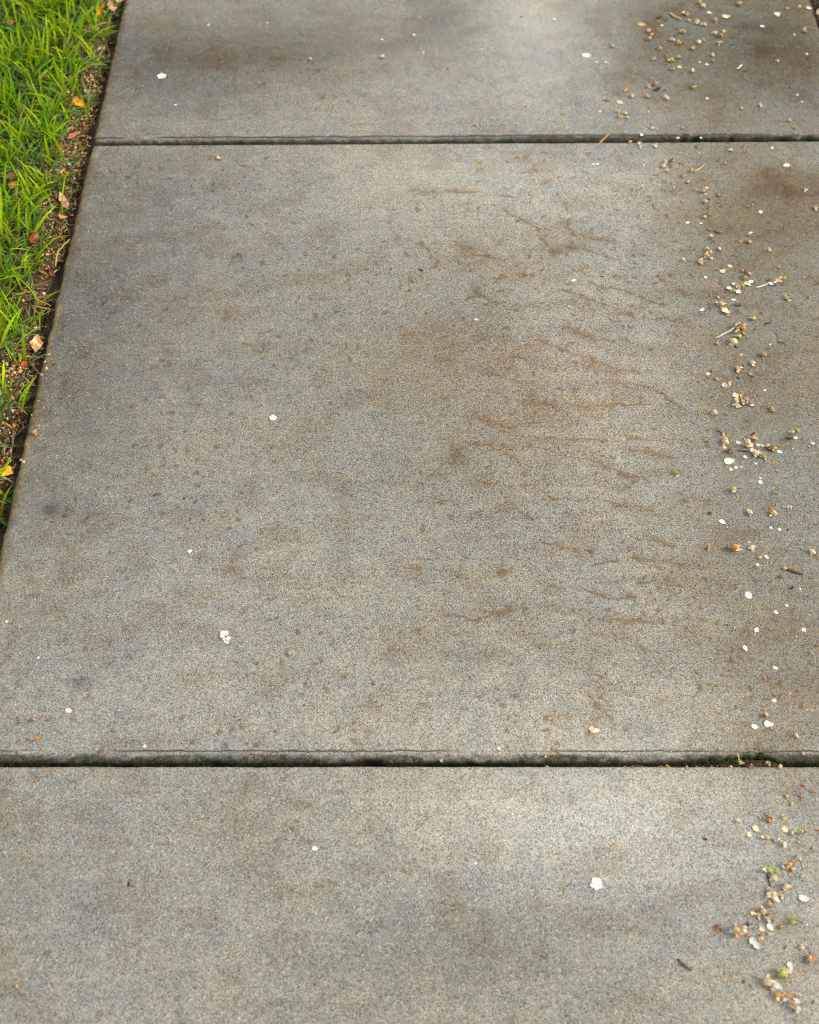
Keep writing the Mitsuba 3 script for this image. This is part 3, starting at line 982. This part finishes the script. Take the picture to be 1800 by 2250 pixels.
wP,70,650,2.9,999
wX,195,627,10.5,999|white five petal blossom alone in the middle right of the near slab
cB,-501,1208,4.7,999
oF,-507,1216,4.7,999
cB,-498,1376,4.4,999
cB,-504,1369,4.4,999
oB,-499,1404,4.4,999
cB,-504,1394,3.8,999
oB,-497,1389,3.1,999
yF,-506,1295,3.7,999
oF,-491,1305,3.7,999
yF,-500,1317,3.1,999
yF,-491,1272,3.6,999
yF,-485,1267,3.0,999
yF,-493,1334,3.1,999
yF,-502,1239,3.0,999
yF,-479,1177,3.5,999"""
WORD = {'w': 'white', 'c': 'cream', 't': 'tan', 'o': 'orange', 'y': 'yellowish', 'g': 'green', 'r': 'red brown', 'b': 'brown', 'd': 'dark', 'p': 'pinkish'}
def floor_z(x, y):
    for a, k, h in ((J1A, J1K, h1), (J2A, J2K, h2)):
        t = y - (a + k * x)
        if -.0005 < t < GAP + .0008: return -.024 + float(h(x)) + .001
        if GAP <= t < GAP + RAD:  return -(RAD - math.sqrt(max(RAD ** 2 - (RAD - (t - GAP)) ** 2, 0))) - .0008
    if x < X0 + .006: return -.004
    return 0.0
def region(x, y):
    for a, k, w in ((J1A, J1K, 'rear'), (J2A, J2K, 'front')):
        if -.001 < y - a - k * x < GAP + .014: return f'in or by the {w} joint'
    if x < -.44: return 'along the lawn edge'
    if y > J1A: return "on the far slab's right" if x > .26 else "on the far slab's open part"
    if y < J2A: return "on the near slab's right" if x > .26 else "on the near slab's open part"
    if x < .30: return "on the middle slab's open part"
    return "on the middle slab's rear right" if y > 1.50 else ("on the middle slab's centre right" if y > 1.17 else "on the middle slab's front right")
NAMES = {'B': ('flower_bud', 'flower bud', 'bud'), 'P': ('petal', 'petal', 'petal'), 'F': ('leaf_flake', 'leaf flake', 'flake'), 'S': ('stalk', 'stalk', 'stalk'), 'X': ('blossom', 'blossom', 'blossom')}
def blossom(parent, x, y, size, ang, petals=5):
    for i in range(petals):
        a = ang + i * 2 * math.pi / petals + rng.normal(0, .12)
        p = sheet(size * .74, size * .78, 'w', a, .3)
        p = (p[0], p[1], np.clip(p[2] * 1.1 + .05, 0, .88))
        add('petal', ply(moved(p, x + math.cos(a) * size * .30, y + math.sin(a) * size * .30, .0003 + .0001 * i), 'petal_material'), parent)
    add('flower_centre', ply(moved(bud(size * .14, 'c', 0), x, y, .0004), 'bud_material'), parent)
loose, marks = [], []
cluster, members = None, 0
for row in DEBRIS.split('\n'):
    if row.startswith('K|'):
        cluster = key_for('flower_cluster'); tag(cluster, row[2:], 'flower cluster'); members = 0; fresh = True
        continue
    if row == 'k': cluster = None; continue
    data, _, lab = row.partition('|')
    v = data.split(','); c, kind = v[0][0], v[0][1]
    nums = [float(a) / 1000 for a in v[1:]]
    name, cat, word = NAMES[kind]
    members += 1
    lift = .0008 * (members % 4) if cluster else 0
    if kind == 'S':
        x, y, x2, y2, w = nums
        w = w * .8
        if cluster is None and lab: marks.append(((x + x2) / 2, (y + y2) / 2, lab))
        part = stem((x, y, floor_z(x, y) + w * .5 + lift), (x2, y2, floor_z(x2, y2) + w * .55 + lift + (.001 if w > .002 else 0)), w, 's' if c == 'w' and w > .003 else c, end='o' if 'orange tip' in lab else None)
        if not cluster and lab:
            if 'twig' in lab: name, cat, word = 'twig', 'twig', 'twig'
            elif 'stick' in lab: name, cat, word = 'stick', 'stick', 'stick'
        shape = ply(part, 'bud_material')
    else:
        x, y, L = nums[:3]
        if lab or (cluster and fresh): marks.append((x, y, lab or labels[cluster]['label'])); fresh = False
        a = math.radians(float(v[4])) if v[4] != '999' else rng.uniform(0, 6.28)
        z = floor_z(x, y) + lift
        if kind == 'X':
            k = key_for('blossom'); blossom(k, x, y, L, a, 4 if 'half' in lab else 5)
            if 'thread' in lab: add('stalk', ply(stem((x, y, .001), (x + .008, y - .001, .0006), .0005, 'w'), 'bud_material'), k)
            tag(k, lab, 'blossom'); continue
        if kind == 'B': shape = ply(moved(bud_scaled(L * 1.06, c, a), x, y, z), 'bud_material')
        elif kind == 'P': shape = ply(moved(sheet(L * 1.06, L * rng.uniform(.70, .95), c, a, .3), x, y, z + .0002), 'petal_material')
        else: shape = ply(moved(sheet(L * 1.2, L * rng.uniform(.38, .6), c, a, .5, 'flake'), x, y, z + .0002), 'petal_material')
    if cluster:
        add({'B': 'bud', 'P': 'petal', 'F': 'bract', 'S': 'stalk'}[kind], shape, cluster)
    else:
        k = add(name, shape)
        if lab: tag(k, lab, cat)
        else:
            loose.append((k, WORD.get(c, ''), word, cat, x, y, region(x, y)))
# every loose bit gets a label of its own: by the nearest described thing, else by counting within its zone
def wording(w, word):
    return f'small {w} {word}'
ORD = 'first second third fourth fifth sixth seventh eighth ninth tenth eleventh twelfth thirteenth fourteenth fifteenth sixteenth seventeenth eighteenth nineteenth twentieth'.split()
ORD += [f'twenty-{o}' for o in 'first second third fourth fifth sixth seventh eighth ninth'.split()]
tries = {}
for k, w, word, cat, x, y, reg in loose:
    near = sorted(((x - a) ** 2 + (y - b) ** 2, a, b, t) for a, b, t in marks)
    for d2, a, b, t in near[:3]:
        if d2 > .055 ** 2 or len(t.split()) > 10: continue
        way = ('left of' if x < a else 'right of') if abs(x - a) > abs(y - b) else ('behind' if y > b else 'in front of')
        tries.setdefault(f'{wording(w, word)} {way} the {t}', []).append(k)
own = {}
for t, ks in tries.items():
    if len(ks) == 1 and len(t.split()) <= 16: own.setdefault(ks[0], t)
zones = {}
for r in loose: zones.setdefault((r[1], r[2], r[6]), []).append(r)
for (w, word, reg), rs in zones.items():
    rs.sort(key=lambda r: r[5])
    for i, (k, _, _, cat, x, y, _) in enumerate(rs):
        if k in own: t = own[k]
        elif len(rs) == 1: t = f'only {wording(w, word)} {reg}'
        else: t = f'{wording(w, word)}, {ORD[i]} from the camera among those {reg}'
        if len(t.split()) > 16: t = f'{w} {word}, {ORD[i]} from the camera among those {reg}'
        tag(k, t, cat, f'small {w} {word}s {reg}' if len(rs) > 1 else None)

# ---------------------------------------------------------------- fallen leaves on the soil strip and in the lawn
def leaf(name, label, x, y, L, W, col, ang, curl=.5, tilt=0.0, lift=.004, blot=None):
    V, F, C = sheet(L, W, 'c', 0, curl, 'leaf')
    C = np.array(col) * rng.uniform(.8, 1.15, (len(C), 1))
    if blot is not None:
        m = meshkit.noise(V * 300 + rng.uniform(0, 9)) > .6
        C[m] = blot
    V = V @ rot('x', tilt).T @ rot('z', math.radians(ang)).T
    V[:, :2] += .10 * L * (meshkit.noise(V * 220 + x * 900)[:, None] - .5); V[:, 2] += .30 * L * (meshkit.noise(V * 130 + y * 700) - .5)
    V[:, 2] -= V[:, 2].min()
    k = add(name, ply(moved((V, F, np.clip(C, .005, .9)), x, y, float(ground_z(np.array([x]), np.array([y]))[0]) + lift), 'petal_material'))
    tag(k, label, 'leaf')
leaf('fallen_leaf', 'orange yellow leaf on the soil strip beside the far slab', -.546, 1.994, .034, .019, (.62, .29, .012), 115, .5, .3, .008)
leaf('fallen_leaf', 'pink leaf with dark holes on the soil by the rear left of the middle slab', -.533, 1.745, .044, .014, (.62, .25, .20), 112, .6, .3, .008, (.62, .48, .44))
leaf('fallen_leaf', 'salmon curled leaf end below the pink leaf with dark holes', -.531, 1.715, .018, .011, (.65, .27, .13), 140, .8, .2, .008)
leaf('fallen_leaf', 'small rose red leaf by the end of the rear joint', -.544, 1.913, .024, .010, (.55, .15, .11), 60, .5, .3, .009)
leaf('fallen_leaf', 'rust brown leaf standing in the grass left of the middle slab', -.561, 1.641, .026, .012, (.28, .06, .018), 80, .9, .8, .010)
leaf('fallen_leaf', 'reddish brown rolled leaf deep in the grass, upper of two', -.617, 1.787, .018, .012, (.25, .09, .06), 20, .9, .4, .012)
leaf('fallen_leaf', 'orange brown leaf deep in the grass, lower of two', -.613, 1.768, .020, .011, (.34, .13, .04), 70, .6, .4, .010)
leaf('fallen_leaf', 'orange narrow leaf at the top edge of the photo beside the far slab', -.556, 2.301, .026, .008, (.75, .27, .03), 100, .8, .5, .012)
leaf('fallen_leaf', 'orange curved leaf strip below the topmost narrow leaf', -.548, 2.250, .034, .009, (.75, .25, .02), 70, 1.0, .5, .012)
leaf('fallen_leaf', 'dusty pink leaf by the slab corner at the top of the photo', -.531, 2.290, .032, .014, (.60, .32, .25), 110, .5, .3, .008)
leaf('fallen_leaf', 'pale orange leaf scrap over the black gap at the top of the photo', -.519, 2.310, .016, .010, (.75, .38, .14), 20, .5, .2, .018)
leaf('fallen_leaf', 'red leaf scrap half hidden in the grass at the upper left', -.692, 2.210, .016, .010, (.48, .12, .06), 10, .5, .3, .012)
leaf('fallen_leaf', 'tan broken leaf with pale patches beside the left edge of the middle slab', -.526, 1.440, .032, .017, (.58, .31, .11), 95, .6, .2, .009, (.78, .68, .52))
leaf('fallen_leaf', 'bright red scrap of leaf below the tan broken leaf', -.536, 1.400, .012, .008, (.50, .05, .025), 50, .8, .3, .008)
leaf('fallen_leaf', 'yellow leaf at the left border of the photo by the slab edge', -.528, 1.204, .024, .018, (.75, .42, .02), 160, .4, .2, .009)
k = add('straw', ply(stem((-.524, 1.602, -.012), (-.505, 1.642, .006), .0022, 't', .25), 'bud_material')); tag(k, 'bent straw stalk leaning on the left edge of the middle slab', 'straw')
k = add('straw', ply(stem((-.566, 1.520, .006), (-.538, 1.522, .012), .0020, 'o', .05), 'bud_material')); tag(k, 'orange straw lying in the grass left of the middle slab', 'straw')
k = add('straw', ply(stem((-.535, 1.516, .002), (-.513, 1.502, .003), .0022, 'o', .05), 'bud_material')); tag(k, 'orange straw reaching over the black gap left of the middle slab', 'straw')

# ---------------------------------------------------------------- litter on the soil strip (countless bits of buds, bark and husk)
def bits(n, xs, ys, smin, smax, palette, weights, flat=.5, lift=0.001):
    base = np.array([[1, 0, 0], [-1, 0, 0], [0, 1, 0], [0, -1, 0], [0, 0, 1], [0, 0, -1], [.6, .6, .5], [-.6, .5, .5], [.5, -.6, -.4]], float)
    F0 = np.array([[6, 4, 0], [6, 2, 4], [6, 0, 2], [7, 4, 2], [7, 1, 4], [7, 2, 1], [0, 4, 3], [3, 4, 1], [2, 0, 5], [1, 2, 5], [3, 1, 5], [8, 5, 0], [8, 3, 5], [8, 0, 3]])
    parts = []
    pick = rng.choice(len(palette), n, p=np.array(weights) / sum(weights))
    zs = ground_z(xs, ys)
    for i in range(n):
        s = rng.uniform(smin, smax) * rng.uniform(.5, 1.0)
        long_ = rng.uniform(1.4, 4.0) if rng.random() < .5 else 1.15; s = s * (.62 if long_ > 2 else 1)
        V = base * (1 + rng.normal(0, .16, base.shape)) * [s * long_ / 2, s / 2, s / 2 * rng.uniform(flat * .5, flat * 1.4)]
        V = V @ rot('x', rng.normal(0, .5)).T @ rot('y', rng.normal(0, .4)).T @ rot('z', rng.uniform(0, 6.28)).T + [xs[i], ys[i], zs[i] + lift + rng.uniform(0, .003)]
        c = np.array(palette[pick[i]]) * rng.uniform(.65, 1.2)
        parts.append((V, F0, np.clip(np.tile(c, (len(V), 1)) * rng.uniform(.8, 1.15, (len(V), 1)), .004, .88)))
    return join(parts)
PAL = [(.80, .66, .44), (.66, .40, .18), (.56, .27, .08), (.26, .13, .06), (.07, .045, .03), (.75, .70, .62), (.50, .24, .15), (.34, .36, .10)]
n = 8000
ys = rng.uniform(.95, 2.55, n); t = np.where(rng.random(n) < .72, .012 + np.abs(rng.normal(.022, .022, n)), rng.uniform(.01, .32, n))
q = meshkit.fbm(np.stack([t * 40, ys * 26, 0 * t + 3], -1), 3)
keep = rng.random(n) < np.clip((q - .28) * 4.5, .10, 1); ys, t = ys[keep], t[keep]; n = len(t)
add('litter', ply(bits(n, X0 - t, ys, .0028, .0080, PAL, [1.5, 2.8, 2.2, 3.4, 3.0, .6, 1.4, .7]), 'litter_material'))
tag('litter', 'carpet of fallen bud husks and bark bits on the soil strip beside the sidewalk', 'litter', kind='stuff')
n = 1500
ys = rng.uniform(-.2, 3.2, n); xs = X1 + .012 + np.abs(rng.normal(0, .1, n))
add('litter', ply(bits(n, xs, ys, .003, .008, PAL, [.5, 1, .5, 3, 4, .3, .3, .2]), 'litter_material'))
tag('litter_001', 'dark husks scattered over the soil right of the sidewalk', 'litter', kind='stuff')
# tiny crumbs lying on the slabs, mostly on the right where the buds have drifted
def crumbs(n):
    P = []
    for i in range(n):
        y = rng.uniform(.50, 2.45)
        if rng.random() < .12: x = X0 + .010 + abs(rng.normal(0, .03))
        else: x = rng.normal(.27 + .095 * y, .075)
        if x > X1 - .02 or floor_z(x, y) < -.001: continue
        s = rng.uniform(.0008, .0019)
        V = np.array([[1, 0, 0], [-1, 0, 0], [0, 1, 0], [0, -1, 0], [0, 0, .7], [0, 0, -.7]], float) * s / 2 * rng.uniform(.6, 1.5, (6, 1)) @ rot('z', rng.uniform(0, 6)).T
        c = np.array([(.70, .58, .38), (.42, .22, .06), (.16, .08, .03), (.03, .025, .02), (.8, .78, .74), (.50, .40, .06)][rng.choice(6, p=[.2, .2, .22, .14, .14, .1])])
        P.append((V + [x, y, s * .3], np.array([[0, 2, 4], [2, 1, 4], [1, 3, 4], [3, 0, 4], [2, 0, 5], [1, 2, 5], [3, 1, 5], [0, 3, 5]]), np.tile(c, (6, 1)) * rng.uniform(.7, 1.1, (6, 1))))
    return P
add('crumbs', ply(join(crumbs(900)), 'litter_material')); tag('crumbs', 'tiny plant crumbs strewn over the sidewalk slabs, mostly on the right', 'crumbs', kind='stuff')
# crumbs of grit in the two joints
def joint_bits(a, k, xa, xb, n, h):
    xs = rng.uniform(xa, xb, n); P = []
    for x in xs:
        w = rng.uniform(.001, GAP - .001); s = rng.uniform(.0012, .0036)
        V = np.array([[1, 0, 0], [-1, 0, 0], [0, 1, 0], [0, -1, 0], [0, 0, .8], [0, 0, -.8]], float) * s / 2 * rng.uniform(.7, 1.3, (6, 1)) @ rot('z', rng.uniform(0, 6)).T
        c = np.array([(.5, .47, .42), (.09, .07, .05), (.25, .16, .08), (.035, .03, .02), (.65, .6, .5)][rng.choice(5, p=[.14, .3, .16, .34, .06])])
        P.append((V + [x, a + k * x + w, -.0235 + float(h(x)) + s * .3], np.array([[0, 2, 4], [2, 1, 4], [1, 3, 4], [3, 0, 4], [2, 0, 5], [1, 2, 5], [3, 1, 5], [0, 3, 5]]), np.tile(c, (6, 1)) * rng.uniform(.7, 1.1, (6, 1))))
    return P
add('grit', ply(join(joint_bits(J1A, J1K, .0, .70, 700, h1) + joint_bits(J1A, J1K, -.5, 0, 150, h1)), 'litter_material')); tag('grit', 'grit and crumbs washed into the rear joint', 'grit', kind='stuff')
add('grit', ply(join(joint_bits(J2A, J2K, -.45, .70, 900, h2)), 'litter_material')); tag('grit_001', 'grit and crumbs washed into the front joint', 'grit', kind='stuff')
# moss: tiny upright leaflets on the lower half of the tooled edge, front joint mostly
def moss(a, k, n, seed, thr):
    P = []
    xs = rng.uniform(X0 + .01, X1 - .01, n)
    keep = meshkit.fbm(np.stack([xs * 14, 0 * xs + seed, 0 * xs], -1), 3)
    for x, q in zip(xs, keep):
        if q < thr: continue
        d = rng.uniform(0, .72) * RAD * min(1, (q - thr) * 6 + .35)
        z = -RAD + math.sqrt(max(RAD ** 2 - (RAD - d) ** 2, 0)) - rng.uniform(0, .0008)
        if rng.random() < .5: z, d = -RAD - rng.uniform(0, .009), 0
        L = rng.uniform(.0010, .0024); w = L * .5; aa = rng.uniform(0, 6.28)
        b = np.array([x, a + k * x + GAP + d - .0003, z])
        sd = np.array([math.cos(aa), math.sin(aa), 0]) * w / 2; tip = np.array([rng.normal(0, .4) * L, -abs(rng.normal(.7, .4)) * L, rng.uniform(.2, 1) * L])
        V = np.array([b - sd, b + sd, b + tip * .6 + sd * .7, b + tip, b + tip * .6 - sd * .7])
        c = np.array((.045, .075, .012)) * rng.uniform(.4, 1.7) + np.array((.02, .005, 0)) * rng.random()
        P.append((V, np.array([[0, 1, 2], [0, 2, 4], [4, 2, 3]]), np.tile(c, (5, 1)) * np.array([.6, .6, 1, 1.3, 1])[:, None]))
    return join(P)
add('moss', ply(moss(J2A, J2K, 18000, 2.0, .36), 'litter_material')); tag('moss', 'dark green moss growing along the front joint', 'moss', kind='stuff')
add('moss', ply(moss(J1A, J1K, 6000, 8.0, .54), 'litter_material')); tag('moss_001', 'thin dark moss patches along the rear joint', 'moss', kind='stuff')

# ---------------------------------------------------------------- grass
def blades(bx, by, L, w, lean, head, bend, base_c, tip_c, bz=None, n=6):
    """Many tapered, bending ribbons at once; all arguments are arrays over the blades."""
    k = len(bx); t = np.linspace(0, 1, n)
    bz = ground_z(bx, by) - .002 if bz is None else bz
    th = lean[:, None] + bend[:, None] * t[None, :]              # angle from the vertical along the blade
    ds = L[:, None] / (n - 1)
    r = np.concatenate([np.zeros((k, 1)), np.cumsum(np.sin(th[:, :-1]) * ds, 1)], 1)
    z = np.concatenate([np.zeros((k, 1)), np.cumsum(np.cos(th[:, :-1]) * ds, 1)], 1)
    ch, sh = np.cos(head)[:, None], np.sin(head)[:, None]
    sway = rng.normal(0, .05, (k, 1)) * L[:, None] * t ** 2
    cx, cy = bx[:, None] + ch * r - sh * sway, by[:, None] + sh * r + ch * sway
    cz = np.maximum(bz[:, None] + z, bz[:, None] + .001)
    wid = w[:, None] / 2 * np.clip(1.08 - t ** 2.2, .04, 1) * np.clip(.7 + t * 2, 0, 1)
    tw = rng.normal(0, .5, (k, 1))
    ox, oy, oz = -sh * np.cos(tw) * wid, ch * np.cos(tw) * wid, np.sin(tw) * wid
    V = np.stack([np.stack([cx - ox, cy - oy, cz - oz], -1), np.stack([cx + ox, cy + oy, cz + oz], -1)], 2).reshape(k, 2 * n, 3)
    f = grid_faces(n, 2); f = np.vstack([f[:, [0, 1, 2]], f[:, [0, 2, 3]]])
    F = (f[None] + (np.arange(k) * 2 * n)[:, None, None]).reshape(-1, 3)
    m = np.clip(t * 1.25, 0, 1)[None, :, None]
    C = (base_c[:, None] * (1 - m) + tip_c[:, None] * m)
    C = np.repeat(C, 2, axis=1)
    return V.reshape(-1, 3), F, np.clip(C, .004, .9).reshape(-1, 3)
def lawn(n, xa, xb, ya, yb, seed, edge=True):
    # blades grow in tufts
    nt = n // 7
    tx, ty = rng.uniform(xa, xb, nt), rng.uniform(ya, yb, nt)
    dens = meshkit.fbm(np.stack([tx * 16, ty * 16, 0 * tx + seed], -1), 3)
    t = X0 - tx
    keep = rng.random(nt) < np.clip((t - .012 - .040 * (dens - .4)) / .042, .0, 1) * (.55 + .45 * np.clip((dens - .3) * 5, 0, 1)) if edge else np.ones(nt, bool)
    tx, ty = tx[keep], ty[keep]
    bx = np.repeat(tx, 7) + rng.normal(0, .006, len(tx) * 7); by = np.repeat(ty, 7) + rng.normal(0, .006, len(ty) * 7)
    k = len(bx)
    kind = rng.random(k)
    L = rng.uniform(.028, .062, k) * np.where(kind < .30, 1.15, .85)
    w = rng.uniform(.0022, .0050, k) * np.where(kind < .30, 1.1, .9)
    lean = np.abs(rng.normal(.40, .30, k)) + np.where(kind > .36, .45, 0)
    head = rng.uniform(0, 6.283, k)
    bend = rng.uniform(.1, 1.3, k)
    lime = np.array((.410, .630, .014)); green = np.array((.120, .340, .020)); blue = np.array((.19, .32, .15)); straw = np.array((.52, .41, .22))
    tip = np.where((kind < .27)[:, None], lime, np.where((kind < .62)[:, None], green, np.where((kind < .87)[:, None], blue, straw)))
    tip = tip * rng.uniform(.55, 1.2, (k, 1)) * (1 + rng.normal(0, .08, (k, 3)))
    flat = kind > .84
    lean = np.where(flat, rng.uniform(1.0, 1.5, k), lean)
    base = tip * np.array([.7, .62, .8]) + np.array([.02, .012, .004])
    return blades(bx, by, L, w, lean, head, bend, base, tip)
parts = [lawn(20000, X0 - .36, X0 - .012, .80, 2.62, 1.0)]
ks = 1500
sx = X0 - np.where(rng.random(ks) < .6, .014 + np.abs(rng.normal(.03, .025, ks)), rng.uniform(.02, .34, ks)); sy = rng.uniform(.9, 2.6, ks); pk = rng.random(ks)
sc = np.where((pk < .4)[:, None], (.40, .29, .14), np.where((pk < .62)[:, None], (.14, .075, .035), np.where((pk < .85)[:, None], (.20, .30, .05), (.17, .25, .12)))) * rng.uniform(.7, 1.2, (ks, 1))
parts.append(blades(sx, sy, rng.uniform(.010, .032, ks), rng.uniform(.0010, .0030, ks), rng.uniform(1.1, 1.55, ks), rng.uniform(0, 6.283, ks), rng.uniform(-.2, .5, ks), sc, sc, ground_z(sx, sy) + rng.uniform(.001, .007, ks)))
# a few long blades reach over the soil strip and the slab edge
REACH = [(-.560, 2.155, -.501, 2.189, .004), (-.580, 1.945, -.519, 1.955, .0042), (-.540, 1.517, -.503, 1.541, .0040), (-.556, 1.632, -.506, 1.648, .0045), (-.546, 1.300, -.501, 1.307, .0028),
         (-.538, 1.192, -.519, 1.222, .0034), (-.535, 1.515, -.513, 1.454, .0030), (-.535, 1.325, -.514, 1.365, .0036), (-.575, 1.86, -.535, 1.90, .0036), (-.60, 1.70, -.548, 1.752, .0036), (-.57, 2.04, -.53, 2.10, .0034)]
R = np.array(REACH); dxy = R[:, 2:4] - R[:, :2]; D = np.linalg.norm(dxy, axis=1); kk = len(R)
lm = np.tile((.26, .46, .010), (kk, 1)) * rng.uniform(.8, 1.15, (kk, 1))
parts.append(blades(R[:, 0], R[:, 1], D * 1.12, R[:, 4], np.full(kk, .75), np.arctan2(dxy[:, 1], dxy[:, 0]), np.full(kk, 1.1), lm * .8, lm, n=9))
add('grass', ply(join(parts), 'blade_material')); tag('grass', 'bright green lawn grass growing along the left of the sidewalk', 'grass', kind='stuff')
# the lawn goes on outside the frame
far = [lawn(16000, -2.2, X0 - .36, .2, 3.6, 3.0, False), lawn(7000, X0 - .36, X0 - .012, 2.62, 4.2, 5.0), lawn(6000, X0 - .36, X0 - .012, -.2, .80, 6.0)]
add('grass', ply(join(far), 'blade_material')); tag('grass_001', 'lawn grass farther from the sidewalk', 'grass', kind='stuff')
